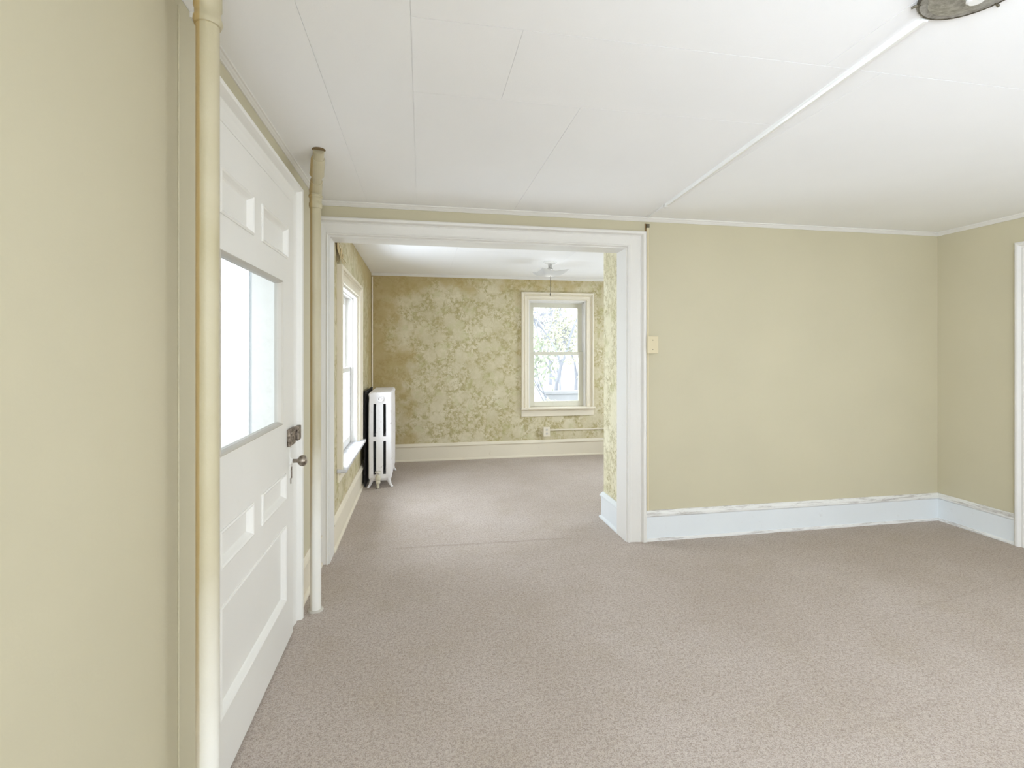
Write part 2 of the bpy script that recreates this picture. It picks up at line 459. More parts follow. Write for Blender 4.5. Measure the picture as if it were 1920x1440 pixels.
struct(pm.build('wall_pier', 'wallpaper_pier'))
wall('wall_far_left', 'X', -0.86, -0.66, 3.85, 6.90, -0.02, H, [(4.25, 5.41, 0.555, 2.07)],
     ['wallpaper_side', 'porch_white'], lambda f: 1 if f.calc_center_median().x < -0.85 else 0)
wall('wall_far', 'Y', 6.90, 7.08, -0.86, 3.76, -0.02, H, [(1.50, 2.36, 0.70, 2.235)],
     ['wallpaper_far', 'porch_white'], lambda f: 1 if f.calc_center_median().y > 7.07 else 0)
wall('wall_far_right', 'X', 3.60, 3.76, 3.85, 6.90, -0.02, H, [(5.0, 6.2, 0.65, 2.2)], 'wallpaper_side')

# ------------------------------------------------------------------ baseboards and crown
baseboard('baseboard_middle', on_middle, 1.737, 4.53)
baseboard('baseboard_right', on_right, 3.06, 3.67)
baseboard('baseboard_right_near', on_right, -2.6, 1.82)
baseboard('baseboard_left', on_left, 2.955, 3.67, 'cream_trim')
baseboard('baseboard_left_near', on_left, -2.6, 1.50, 'wall_paint')
baseboard('baseboard_behind', on_behind, -0.71, 4.53)
baseboard('baseboard_far_left', on_far_left, 3.85, 6.90, 'cream_trim')
baseboard('baseboard_far', on_far, -0.66, 3.60, 'cream_trim')
m = MB()
m.rings([[(1.612 - t, 3.852, h) for t, h in BASE], [(1.612 - t, 4.235 + t, h) for t, h in BASE], [(3.6, 4.235 + t, h) for t, h in BASE]])
struct(m.build('baseboard_pier', 'base_white'))
crown('trim_1', on_left, 1.70, 3.67, k=0.55)
crown('trim_2', on_middle, -0.71, 4.53)
crown('trim_3', on_right, -2.6, 3.67)
crown('trim_4', on_far, -0.66, 3.6)
m = MB(); m.box(-0.7095, -0.706, 1.623, 1.764, 0.0, 2.52, 0.001)     # painted-over casing edge beside the pipe
struct(m.build('trim_5', 'wall_paint'))

# wide cased opening between the rooms
tr = struct(empty('trim_6', (0.47, 3.67, 0)))
casing(on_middle, -0.645, 1.590, 0.0, 2.313, 0.064, 0.146, 0.122, parent=tr)
m = MB()
m.box(-0.6452, -0.634, 3.665, 3.855, 0, 2.313); m.box(1.580, 1.5902, 3.665, 3.855, 0, 2.313); m.box(-0.634, 1.580, 3.665, 3.855, 2.302, 2.3132)
m.build('jamb_lining', 'white_trim', tr)

# ------------------------------------------------------------------ windows
WCAS = [(0, 0), (0, 0.020), (0.010, 0.026), (0.030, 0.018), (0.060, 0.020), (0.075, 0.026), (0.082, 0.019), (0.092, 0.030), (0.098, 0.024),
        (0.108, 0.024), (0.114, 0.038), (0.122, 0.042), (0.142, 0.042), (0.150, 0.036), (0.150, 0)]
def ring(m, mp, u0, u1, v0, v1, wl, wr, wb, wt, t0, t1, bev=0.003):
    mbox(m, mp, u0, u0 + wl, v0, v1, t0, t1, bev); mbox(m, mp, u1 - wr, u1, v0, v1, t0, t1, bev)
    mbox(m, mp, u0 + wl, u1 - wr, v0, v0 + wb, t0, t1, bev); mbox(m, mp, u0 + wl, u1 - wr, v1 - wt, v1, t0, t1, bev)
def window(n, mp, u0, u1, v0, v1, cw, depth=0.042, mats=('cream_trim', 'sash_cream', 'white_trim', 'cream_trim'), thick=0.18, st=0.074, apron=0.10, reveal=0.06):
    base = mp((u0 + u1) / 2, v0, 0)
    W = struct(empty('window_%d' % n, base))
    casing(mp, u0, u1, v0, v1, cw, cw, cw, depth, 'casing', mats[0], W, WCAS)
    # jamb box with parting stops
    m = MB(); j = 0.022
    mbox(m, mp, u0, u0 + j, v0, v1, -thick, 0.0); mbox(m, mp, u1 - j, u1, v0, v1, -thick, 0.0)
    mbox(m, mp, u0 + j, u1 - j, v1 - j, v1, -thick, 0.0)
    for s0 in (-reveal + 0.018, -reveal - 0.047):
        mbox(m, mp, u0 + j, u0 + j + 0.012, v0, v1 - j, s0 - 0.012, s0); mbox(m, mp, u1 - j - 0.012, u1 - j, v0, v1 - j, s0 - 0.012, s0)
        mbox(m, mp, u0 + j, u1 - j, v1 - j - 0.012, v1 - j, s0 - 0.012, s0)
    m.build('jamb', mats[2], W)
    a, b = u0 + j, u1 - j; mid = (v0 + v1) / 2
    lo = MB(); ring(lo, mp, a + 0.001, b - 0.001, v0 + 0.004, mid + 0.024, st, st, 0.075, 0.048, -reveal - 0.035, -reveal)
    lo = lo.build('lower_sash', mats[1], W)
    g1 = MB(); mbox(g1, mp, a + st - 0.004, b - st + 0.004, v0 + 0.072, mid - 0.021, -reveal - 0.020, -reveal - 0.016); g1.build('pane', 'window_glass', lo)
    up = MB(); ring(up, mp, a + 0.001, b - 0.001, mid - 0.024, v1 - j, st, st, 0.048, 0.078, -reveal - 0.085, -reveal - 0.050)
    up = up.build('upper_sash', mats[1], W)
    g2 = MB(); mbox(g2, mp, a + st - 0.004, b - st + 0.004, mid + 0.021, v1 - j - 0.074, -reveal - 0.070, -reveal - 0.066); g2.build('pane', 'window_glass', up)
    for q in (0.27, 0.73):
        k = MB(); uu = a + (b - a) * q
        mbox(k, mp, uu - 0.022, uu + 0.022, mid + 0.023, mid + 0.031, -reveal - 0.034, -reveal - 0.006, 0.002)
        mbox(k, mp, uu - 0.009, uu + 0.014, mid + 0.030, mid + 0.043, -reveal - 0.030, -reveal - 0.010, 0.003)
        k.build('sash_lock', mats[1], lo)
    s = MB(); mbox(s, mp, u0 - cw - 0.012, u1 + cw + 0.012, v0 - 0.028, v0, 0.0, depth + 0.030, 0.006); mbox(s, mp, u0 + 0.0005, u1 - 0.0005, v0 - 0.028, v0 + 0.001, -thick - 0.03, 0.004)
    s.build('sill', mats[3], W)
    if apron:
        p = MB(); mbox(p, mp, u0 - cw, u1 + cw, v0 - 0.028 - apron, v0 - 0.028, 0, 0.018, 0.003)
        mbox(p, mp, u0 - cw - 0.004, u1 + cw + 0.004, v0 - 0.045, v0 - 0.028, 0.018, 0.030, 0.004)
        p.build('apron', mats[0], W)
    return W
window(1, on_far, 1.50, 2.36, 0.70, 2.235, 0.105, mats=('cream_trim', 'sash_cream', 'white_trim', 'cream_trim'), apron=0.10)
window(2, on_far_left, 4.25, 5.41, 0.555, 2.07, 0.12, depth=0.045, mats=('cream_trim', 'white_trim', 'white_trim', 'sill_worn'), thick=0.20, st=0.045, apron=0.08, reveal=0.065)
WM = ('white_trim',) * 4  # for windows out of view, added to let daylight in
window(3, on_behind, 0.0, 1.1, 0.65, 2.25, 0.12, mats=WM, thick=0.16)  # added window, out of view
window(4, on_behind, 2.55, 3.65, 0.65, 2.25, 0.12, mats=WM, thick=0.16)  # added window, out of view
window(5, on_right, -1.0, 0.4, 0.65, 2.25, 0.12, mats=WM, thick=0.16)  # added window, out of view
window(6, on_far_right, 5.0, 6.2, 0.65, 2.2, 0.12, mats=WM, thick=0.16)  # added window, out of view
window(7, on_left, -1.8, -0.8, 0.7, 2.2, 0.12, mats=WM, thick=0.16)  # added window, out of view

# ------------------------------------------------------------------ glazed door on the left
D = struct(empty('door_1', (-0.69, 2.2, 0)))
m = MB(); P_ = [(w_ / 0.150, t * 1.43) for w_, t in CASING]
sweep(m, on_left, P_, [lambda q: (1.755, 2.280 + q * 0.125), lambda q: (2.785 + q * 0.175, 2.280 + q * 0.125), lambda q: (2.785 + q * 0.175, 0.0)])
m.build('casing', 'door_white', D)
m = MB(); m.box(-0.87, -0.7092, 2.790, 2.802, 0, 2.287); m.box(-0.87, -0.7092, 1.763, 1.771, 0, 2.287); m.box(-0.87, -0.7092, 1.771, 2.790, 2.276, 2.287)
m.build('door_jamb', 'door_white', D)
LX0, LX1 = -0.707, -0.667          # leaf back, leaf face
def lf(u, v, t): return (LX1 + t, u, v)
# leaf made as stiles and rails around sunk panels
us = [1.642, 1.740, 2.155, 2.262, 2.640, 2.783]
leaf = MB()
PAN = [(1.814, 2.155, 1.960, 2.120), (2.262, 2.680, 1.960, 2.120),
       (1.814, 2.150, 0.752, 0.885), (2.262, 2.640, 0.752, 0.885), (1.814, 2.640, 0.245, 0.625)]
GL = (1.814, 2.585, 1.135, 1.838)
def leaf_grid(m, holes, u0, u1, v0, v1):
    U = sorted({u0, u1, *[h[0] for h in holes], *[h[1] for h in holes]}); Vv = sorted({v0, v1, *[h[2] for h in holes], *[h[3] for h in holes]})
    ins = lambda a, b: not any(h[0] < a < h[1] and h[2] < b < h[3] for h in holes)
    bm = m.bm; cache = {}
    def P(u, v, t):
        k = (u, v, t)
        if k not in cache: cache[k] = bm.verts.new(lf(u, v, t))
        return cache[k]
    T = (0.0, -0.040)
    for i in range(len(U) - 1):
        for j in range(len(Vv) - 1):
            a, b, c_, d = U[i], U[i + 1], Vv[j], Vv[j + 1]
            if not ins((a + b) / 2, (c_ + d) / 2): continue
            for t in T: bm.faces.new((P(a, c_, t), P(b, c_, t), P(b, d, t), P(a, d, t)))
            def nb(ii, jj):
                if ii < 0 or jj < 0 or ii >= len(U) - 1 or jj >= len(Vv) - 1: return False
                return ins((U[ii] + U[ii + 1]) / 2, (Vv[jj] + Vv[jj + 1]) / 2)
            if not nb(i - 1, j): bm.faces.new((P(a, c_, T[0]), P(a, d, T[0]), P(a, d, T[1]), P(a, c_, T[1])))
            if not nb(i + 1, j): bm.faces.new((P(b, c_, T[0]), P(b, d, T[0]), P(b, d, T[1]), P(b, c_, T[1])))
            if not nb(i, j - 1): bm.faces.new((P(a, c_, T[0]), P(b, c_, T[0]), P(b, c_, T[1]), P(a, c_, T[1])))
            if not nb(i, j + 1): bm.faces.new((P(a, d, T[0]), P(b, d, T[0]), P(b, d, T[1]), P(a, d, T[1])))
leaf_grid(leaf, PAN + [GL], 1.773, 2.783, 0.014, 2.272)
lo_ = leaf.build('door_leaf', 'door_white', D)
def rect_loop(u0, u1, v0, v1, i, t): return [lf(u0 + i, v0 + i, t), lf(u1 - i, v0 + i, t), lf(u1 - i, v1 - i, t), lf(u0 + i, v1 - i, t)]
for (a, b, c_, d) in PAN:
    m = MB()
    m.rings([rect_loop(a, b, c_, d, 0.0, -0.036), rect_loop(a, b, c_, d, 0.0, 0.004), rect_loop(a, b, c_, d, 0.006, 0.007), rect_loop(a, b, c_, d, 0.012, 0.003),
             rect_loop(a, b, c_, d, 0.022, -0.010), rect_loop(a, b, c_, d, 0.028, -0.016), rect_loop(a, b, c_, d, 0.034, -0.016)])
    m.build('door_panel', 'door_white', lo_)
a, b, c_, d = GL
m = MB()
T1 = [rect_loop(a, b, c_, d, 0.0, -0.034), rect_loop(a, b, c_, d, 0.0, 0.002), rect_loop(a, b, c_, d, 0.004, 0.004), rect_loop(a, b, c_, d, 0.010, -0.004),
      rect_loop(a, b, c_, d, 0.014, -0.016), rect_loop(a, b, c_, d, 0.014, -0.034)]
m.rings(T1 + [T1[0]], cap=False)
m.build('glazing_bead', 'edge_worn', lo_)
m = MB(); mbox(m, lf, a + 0.006, b - 0.006, c_ + 0.006, d - 0.006, -0.024, -0.020); m.build('pane', 'window_glass', lo_)
# knob, escutcheon, keyhole, old rim latch
ky, kz = 2.735, 0.925
m = MB(); m.lathe([(0.0001, 0), (0.010, 0), (0.010, 0.030), (0.013, 0.034), (0.022, 0.040), (0.028, 0.050), (0.029, 0.060), (0.025, 0.070), (0.014, 0.077), (0.0001, 0.079)], (LX1 + 0.003, ky, kz), 'X', 28)
kn = m.build('door_knob', 'pewter', D, True, angle=1.2)
m = MB(); prof = []
N = 20
mbox(m, lf, ky - 0.020, ky + 0.020, kz - 0.085, kz + 0.070, 0.0, 0.004, 0.0015)
m.lathe([(0.0001, 0), (0.019, 0), (0.019, 0.004), (0.012, 0.009), (0.0001, 0.009)], (LX1 + 0.003, ky, kz), 'X', 24)
m.build('escutcheon', 'door_white', D)
m = MB(); mbox(m, lf, ky - 0.006, ky + 0.008, kz - 0.090, kz - 0.030, 0.0035, 0.0065, 0.001); mbox(m, lf, ky - 0.003, ky + 0.003, kz - 0.118, kz - 0.088, 0.0, 0.004, 0.001)
m.build('keyhole_cover', 'worn_iron', D)
m = MB(); mbox(m, lf, 2.665, 2.775, 1.010, 1.098, 0.0, 0.016, 0.004)
for (uu, vv, r) in ((2.69, 1.075, .010), (2.75, 1.08, .008), (2.72, 1.045, .012), (2.76, 1.025, .008), (2.685, 1.025, .008)):
    m.lathe([(0.0001, 0.014), (r, 0.014), (r * .8, 0.020), (0.0001, 0.021)], (LX1, uu, vv), 'X', 12)
m.build('rim_latch', 'worn_iron', D)
m = MB(); m.box(-0.662, -0.640, 2.790, 2.850, 1.020, 1.096, 0.004); m.build('latch_keeper', 'worn_iron', D)

# small entry porch behind the glazed door
wall('wall_porch', 'Y', 3.40, 3.50, -2.6, -0.875, -0.1, 2.6, [(-2.0, -1.075, 0.05, 2.3)], 'porch_white')
wall('wall_porch_side', 'X', -2.7, -2.6, 0.6, 3.50, -0.1, 2.6, [(1.2, 2.2, 1.3, 2.1)], 'porch_white')
m = MB(); m.box(-2.6, -0.875, 0.6, 3.40, 2.55, 2.6); struct(m.build('ceiling_porch', 'porch_white'))
m = MB(); m.box(-2.6, -0.875, 0.6, 3.50, -0.12, -0.02); struct(m.build('floor_porch', 'porch_white'))
tp = struct(empty('trim_7', (-1.06, 3.40, 0)))
casing(on_porch, -2.0, -1.075, 0.0, 2.3, 0.045, 0.045, 0.06, depth=0.03, parent=tp, mat='porch_white')

# doorway at the right edge
D2 = struct(empty('door_2', (4.53, 2.4, 0)))
casing(on_right, 1.95, 2.93, 0.0, 2.200, 0.13, 0.13, 0.13, depth=0.045, parent=D2, mat='white_trim')
m = MB(); m.box(4.57, 4.61, 1.955, 2.925, 0.01, 2.195, 0.002)
for (y0, y1, z0, z1) in ((2.05, 2.36, 0.2, 0.95), (2.44, 2.75, 0.2, 0.95), (2.05, 2.36, 1.1, 2.05), (2.44, 2.75, 1.1, 2.05)): m.box(4.563, 4.572, y0, y1, z0, z1, 0.003)
m.build('door_leaf', 'white_trim', D2)
m = MB(); m.lathe([(0.0001, 0), (0.02, 0), (0.02, -0.005), (0.010, -0.01), (0.010, -0.035), (0.026, -0.045), (0.028, -0.06), (0.015, -0.072), (0.0001, -0.073)], (4.57, 2.03, 0.95), 'X', 24)
m.build('door_knob', 'pewter', D2, True, angle=1.2)

# ------------------------------------------------------------------ heating pipes
def riser(x, y, ztop, r, mat, label):
    R = empty('heating_pipe', (x, y, 0))
    return R
P1 = empty('heating_pipe', (-0.600, 1.550, 0))
tag(P1, 'thick cream steam pipe nearest the camera, running floor to ceiling beside the glazed door', 'pipe')
m = MB(); m.tube([(-0.600, 1.550, 0), (-0.600, 1.550, 1.2), (-0.600, 1.550, 2.5495)], 0.0298, 32); m.build('pipe', 'pipe_near', P1, True, loc=(-0.600, 1.550, 0))
m = MB(); m.lathe([(0.029, 2.418), (0.034, 2.420), (0.0375, 2.430), (0.0365, 2.440), (0.0335, 2.446), (0.0335, 2.466), (0.036, 2.470), (0.036, 2.520), (0.029, 2.524)], (-0.600, 1.550, 0), 'Z', 32)
m.build('coupling', 'pipe_near', P1, True, loc=(-0.600, 1.550, 0))
P2 = empty('heating_pipe', (-0.600, 3.02, 0))
tag(P2, 'thinner cream steam pipe with an elbow at its top, left of the wide opening', 'pipe')
px, py = -0.600, 3.02
m = MB(); m.tube([(px, py, 0.0), (px, py, 1.2), (px, py, 2.36)], 0.0300, 28); m.build('pipe', 'pipe_far', P2, True, loc=(px, py, 0))
e = (-0.528, 2.735, 2.5495); knee = Vector((px, py, 2.415))
dirv = (Vector(e) - knee)
m = MB()
m.lathe([(0.029, 2.315), (0.034, 2.318), (0.0365, 2.330), (0.0365, 2.345), (0.0335, 2.352), (0.0335, 2.375), (0.038, 2.380), (0.038, 2.392), (0.031, 2.396)], (px, py, 0), 'Z', 28)
m.tube([(px, py, 2.375), (px, py, 2.400), knee + Vector((0.002, -0.010, 0.006)), knee + dirv * 0.12, knee + dirv * 0.28], [0.033, 0.034, 0.035, 0.034, 0.032], 28)
m.build('elbow', 'pipe_far', P2, True, loc=(px, py, 0))
m = MB()
m.tube([knee + dirv * 0.20, knee + dirv * 0.99], 0.028, 28)
m.tube([knee + dirv * 0.42, knee + dirv * 0.44, knee + dirv * 0.50, knee + dirv * 0.78, knee + dirv * 0.82], [0.029, 0.038, 0.037, 0.036, 0.030], 28)
m.build('offset_pipe', 'pipe_far', P2, True, loc=(px, py, 0))
m = MB(); m.tube([(e[0], e[1], 2.5475), (e[0], e[1], 2.5495)], [0.0335, 0.0335], 28); m.build('ceiling_collar', 'dark_brown', P2, True)
m = MB(); m.lathe([(0.0305, 0.0), (0.043, 0.0), (0.042, 0.007), (0.033, 0.011), (0.0305, 0.010)], (px, py, 0), 'Z', 28); m.build('floor_collar', 'edge_worn', P2, True)

m = MB(); m.tube([(-0.648, 6.885, 0.24), (-0.648, 6.885, 2.50)], 0.009, 10)
tag(m.build('corner_pipe', 'cream_trim', None, True), 'thin cream pipe standing in the far left corner behind the radiator', 'pipe')

# ------------------------------------------------------------------ raceways, boxes
R1 = empty('wire_raceway', (1.758, 3.66, 0.24))
tag(R1, 'cream painted wire raceway running down the yellow wall beside the wide opening', 'raceway')
m = MB(); m.box(1.750, 1.767, 3.654, 3.6699, 0.237, 1.482, 0.003); m.box(1.750, 1.767, 3.654, 3.6699, 1.610, 2.504, 0.003)
m.build('channel', 'box_yellow', R1)
m = MB(); m.box(1.7375, 1.7495, 3.666, 3.6699, 0.237, 2.504)
m.build('gap_line', 'dark_brown', R1)  # dark strip added for the shade and grime in the casing gap
m = MB(); m.box(1.7465, 1.7705, 3.650, 3.6699, 2.470, 2.500, 0.003); m.build('fitting', 'bronze_dark', R1)
R2 = empty('ceiling_raceway', (1.66, 2.4, 2.55))
tag(R2, 'white painted wire raceway running diagonally across the ceiling to the lamp', 'raceway')
A = Vector((1.752, 3.622, H)); B = Vector((1.562, 1.302, H)); C1 = A.lerp(B, 0.13)
def strip(m, p, q, w_, h_):
    d_ = (q - p).normalized(); n_ = Vector((-d_.y, d_.x, 0))
    prof = [(-w_, 0), (-w_, -h_ * .6), (-w_ * .6, -h_), (w_ * .6, -h_), (w_, -h_ * .6), (w_, 0)]
    m.rings([[pt + n_ * a_ + Vector((0, 0, b_)) for a_, b_ in prof] for pt in (p, q)])
m = MB(); strip(m, C1, B, 0.011, 0.020); m.build('channel', 'porcelain', R2)
m = MB(); strip(m, A, C1, 0.009, 0.010); m.build('end_channel', 'ceiling_paint', R2)
m = MB(); strip(m, C1 + (B - C1) * 0.0, C1 + (B - C1) * 0.012, 0.014, 0.024); m.build('coupling', 'white_trim', R2)
SB = empty('switch_box', (1.78, 3.67, 1.48))
tag(SB, 'yellow painted surface switch box on the raceway beside the wide opening', 'switch box')
m = MB(); m.box(1.736, 1.818, 3.615, 3.6699, 1.484, 1.609, 0.004); m.build('box', 'box_yellow', SB)
m = MB(); m.box(1.731, 1.823, 3.609, 3.615, 1.479, 1.613, 0.002); m.build('cover', 'box_yellow', SB)
for zz in (1.51, 1.583):
    m = MB(); m.lathe([(0.0001, 0), (0.004, 0), (0.003, -0.002), (0.0001, -0.002)], (1.777, 3.609, zz), 'Y', 10); m.build('screw', 'bronze_dark', SB)
OB = empty('outlet_box', (1.75, 6.88, 0.29))
tag(OB, 'small cream surface outlet box on the floral wall under the far window', 'outlet')
m = MB(); m.box(1.711, 1.797, 6.850, 6.8999, 0.292, 0.420, 0.005); m.build('box', 'cream_trim', OB)
m = MB(); m.box(1.707, 1.801, 6.844, 6.850, 0.288, 0.424, 0.002)
m.build('cover', 'cream_trim', OB)
for zz in (0.33, 0.383):
    m = MB(); m.lathe([(0.0001, 0), (0.016, 0), (0.016, -0.002), (0.0001, -0.002)], (1.754, 6.844, zz), 'Y', 16); m.build('socket', 'edge_worn', OB)
m = MB(); m.box(1.802, 3.55, 6.884, 6.8999, 0.362, 0.384, 0.003)
tag(m.build('wall_raceway', 'cream_trim'), 'thin cream raceway running right from the outlet box above the far baseboard', 'raceway')

# ------------------------------------------------------------------ ceiling lamps
L1 = empty('ceiling_lamp', (1.578, 1.168, H))
tag(L1, 'bare metal ceiling lamp base at the top right corner, where the diagonal raceway ends', 'lamp')
cc = (1.578, 1.168, H)
m = MB(); m.lathe([(0.0001, -0.001), (0.130, -0.001), (0.132, -0.006), (0.128, -0.012), (0.112, -0.010), (0.108, -0.016), (0.070, -0.026), (0.050, -0.028), (0.0001, -0.028)], cc, 'Z', 48)
m.build('pan', 'galvanised', L1, True)
m = MB(); m.lathe([(0.1295, -0.001), (0.1345, -0.001), (0.1355, -0.007), (0.1315, -0.014), (0.1280, -0.0125), (0.1295, -0.006), (0.1295, -0.001)], cc, 'Z', 48); m.build('rim', 'bronze_dark', L1, True)
m = MB(); m.lathe([(0.0001, -0.026), (0.024, -0.026), (0.024, -0.042), (0.018, -0.048), (0.0001, -0.048)], cc, 'Z', 28); m.build('socket', 'porcelain', L1, True)
for k in range(3):
    m = MB(); a_ = PI * 2 * k / 3 + 2.4; m.tube([(cc[0] + 0.125 * math.cos(a_), cc[1] + 0.125 * math.sin(a_), H - 0.009), (cc[0] + 0.148 * math.cos(a_), cc[1] + 0.148 * math.sin(a_), H - 0.012)], 0.004, 10)
    m.build('thumb_screw', 'bronze_dark', L1)
fx, fy = 1.49, 5.66
L2 = empty('ceiling_light', (fx, fy, H))
tag(L2, 'small ceiling light with a square bent glass shade in the far room', 'lamp')
m = MB(); m.lathe([(0.0001, -0.001), (0.078, -0.001), (0.078, -0.010), (0.060, -0.022), (0.0001, -0.024)], (fx, fy, H), 'Z', 32); m.build('canopy', 'porcelain', L2, True)
m = MB(); m.lathe([(0.0001, -0.02), (0.022, -0.02), (0.022, -0.075), (0.034, -0.080), (0.034, -0.095), (0.0001, -0.095)], (fx, fy, H), 'Z', 24); m.build('stem', 'galvanised', L2, True)
# square glass with turned-up corners
m = MB(); n = 14; S = 0.165; rot = math.radians(8)
def sh(i, j, off):
    u, v = (i / n * 2 - 1), (j / n * 2 - 1)
    rr = max(abs(u), abs(v)); zz = -0.168 + 0.060 * (rr ** 3) * (0.55 + 0.45 * (abs(u * v))) + off
    x, y = u * S, v * S
    return (fx + x * math.cos(rot) - y * math.sin(rot), fy + x * math.sin(rot) + y * math.cos(rot), H + zz)
bmv = {}
for o_ in (0, 1):
    for i in range(n + 1):
        for j in range(n + 1): bmv[(i, j, o_)] = m.bm.verts.new(sh(i, j, 0.005 * o_))
for o_ in (0, 1):
    for i in range(n):
        for j in range(n): m.bm.faces.new((bmv[(i, j, o_)], bmv[(i + 1, j, o_)], bmv[(i + 1, j + 1, o_)], bmv[(i, j + 1, o_)]))
for i in range(n):
    for (a1, b1) in (((i, 0), (i + 1, 0)), ((i, n), (i + 1, n)), ((0, i), (0, i + 1)), ((n, i), (n, i + 1))):
        m.bm.faces.new((bmv[a1 + (0,)], bmv[b1 + (0,)], bmv[b1 + (1,)], bmv[a1 + (1,)]))
m.build('glass_shade', 'frosted_glass', L2, True)
m = MB(); m.lathe([(0.0001, -0.092), (0.020, -0.094), (0.028, -0.115), (0.026, -0.135), (0.012, -0.150), (0.0001, -0.152)], (fx, fy, H), 'Z', 24); m.build('added_reflection', 'reflection_glow', L2, True)
m = MB(); m.tube([(fx, fy - 0.01, H - 0.16), (fx, fy - 0.01, 2.175)], 0.0022, 8); m.lathe([(0.0001, 0), (0.006, 0.003), (0.007, 0.02), (0.003, 0.032), (0.0001, 0.032)], (fx, fy - 0.01, 2.150), 'Z', 12)
m.build('pull_chain', 'bronze_dark', L2, True)

# ------------------------------------------------------------------ radiator
RX, RY = -0.447, 5.63
RD = empty('radiator', (RX, RY, 0))
tag(RD, 'tall white cast iron radiator under the left window in the far room', 'radiator')
def section_mesh(first):
    """one column section: rounded slab outline in XZ with four slots, extruded in Y"""
    hw, z0, z1 = 0.125, 0.085, 1.040
    T = 0.050
    m = MB()
    xs = [-0.125, -0.080, -0.052, 0.036, 0.064, 0.125]
    # columns
    def bar(x0, x1, za, zb, bev=0.011, y0=0.004, y1=0.046): m.box(x0, x1, y0, y1, za, zb, bev)
    return m
def slab(y0, y1, inset, legs=True):
    """closed outline loops with slots, ring style"""
    pass
SL = [(-0.075, -0.050, 0.56, 0.915), (0.030, 0.055, 0.56, 0.915), (-0.075, -0.050, 0.145, 0.505), (0.030, 0.055, 0.145, 0.505)]
def sec(with_feet):
    m = MB(); bm = m.bm
    U = [-0.128, -0.118, -0.075, -0.050, 0.030, 0.055, 0.108, 0.118]
    Z = [0.070, 0.100, 0.145, 0.505, 0.56, 0.915, 0.985, 1.025, 1.045]
    def xf(u, z):                         # shape the outline
        s = 1.0
        if z > 1.03: s = 0.90
        if 1.02 < z < 1.03: s = 1.02
        if 0.98 < z < 0.99: s = 0.97
        if z < 0.08: s = 0.86
        if 0.50 < z < 0.57: s = 1.02
        return u * s
    def tf(u, z):                         # belly of each column: depth out of the middle plane
        d_ = 0.024
        if u in (-0.128, 0.118) or z in (0.070, 1.045): d_ = 0.012
        for s_ in SL:
            if s_[0] <= u <= s_[1] and s_[2] <= z <= s_[3]: d_ = 0.016
        return d_
    def hole(a, b): return any(s_[0] < a < s_[1] and s_[2] < b < s_[3] for s_ in SL)
    cache = {}
    def P(u, z, sd):
        k = (u, z, sd)
        if k not in cache: cache[k] = bm.verts.new((RX + 0.005 + xf(u, z), RY + 0.026 + sd * tf(u, z), z))
        return cache[k]
    inner = []
    for i in range(len(U) - 1):
        for j in range(len(Z) - 1):
            a, b, c_, d = U[i], U[i + 1], Z[j], Z[j + 1]
            if hole((a + b) / 2, (c_ + d) / 2): continue
            for sd in (-1, 1): bm.faces.new((P(a, c_, sd), P(b, c_, sd), P(b, d, sd), P(a, d, sd)))
            for (di, dj, e1, e2) in ((-1, 0, (a, c_), (a, d)), (1, 0, (b, c_), (b, d)), (0, -1, (a, c_), (b, c_)), (0, 1, (a, d), (b, d))):
                ii, jj = i + di, j + dj
                out = ii < 0 or jj < 0 or ii >= len(U) - 1 or jj >= len(Z) - 1
                if out or hole((U[ii] + U[ii + 1]) / 2, (Z[jj] + Z[jj + 1]) / 2):
                    f = bm.faces.new((P(*e1, -1), P(*e2, -1), P(*e2, 1), P(*e1, 1)))
                    if not out: inner.append(f)
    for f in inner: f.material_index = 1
    return m
def foot(m, sx):
        bx = RX + 0.0 + sx * 0.085
        m.tube([(bx, RY + 0.026, 0.105), (bx + sx * 0.012, RY + 0.024, 0.06), (bx + sx * 0.026, RY + 0.018, 0.025), (bx + sx * 0.040, RY + 0.010, 0.010), (bx + sx * 0.043, RY + 0.008, 0.0005)],
               [0.030, 0.020, 0.014, 0.013, 0.016], 12)
pitch = 0.058; NS = 14
m = sec(True)
first = m.build('section', ['radiator_white', 'radiator_inner'], RD, False, matf=lambda f: f.material_index, loc=(RX, RY, 0))
bv = first.modifiers.new('bevel', 'BEVEL'); bv.width = 0.006; bv.segments = 3; bv.limit_method = 'ANGLE'; bv.angle_limit = 0.5
for p_ in first.data.polygons: p_.use_smooth = True
for k in range(1, NS):
    o = first.copy(); sc.collection.objects.link(o); o.parent = RD; o.location = Vector(first.location) + Vector((0, pitch * k, 0))
for yy in (0, pitch * (NS - 1)):
    for sx in (-1, 1):
        m = MB(); foot(m, sx); o = m.build('foot', 'radiator_white', RD, True, loc=(RX, RY, 0)); o.location = Vector(o.location) + Vector((0, yy, 0))
m = MB(); m.lathe([(0.0001, -0.020), (0.011, -0.020), (0.014, -0.016), (0.016, -0.008), (0.020, -0.007), (0.026, -0.020), (0.032, -0.021), (0.036, -0.014), (0.037, 0.0), (0.037, 0.02)], (RX + 0.005, RY + 0.004, 0.975), 'Y', 32)
m.build('end_cap', 'radiator_white', RD, True)
for zz in (0.975, 0.11):
    m = MB(); m.tube([(RX + 0.005, RY + 0.02, zz), (RX + 0.005, RY + pitch * NS - 0.03, zz)], 0.03, 16); m.build('hub', 'radiator_inner', RD, True)
vx, vy = RX - 0.018, RY - 0.045
m = MB()
m.tube([(vx, vy, 0.0), (vx, vy, 0.14)], 0.015, 16)
m.lathe([(0.022, 0.055), (0.026, 0.060), (0.026, 0.078), (0.021, 0.085), (0.028, 0.105), (0.028, 0.125), (0.018, 0.140), (0.014, 0.155), (0.0001, 0.155)], (vx, vy, 0), 'Z', 16)
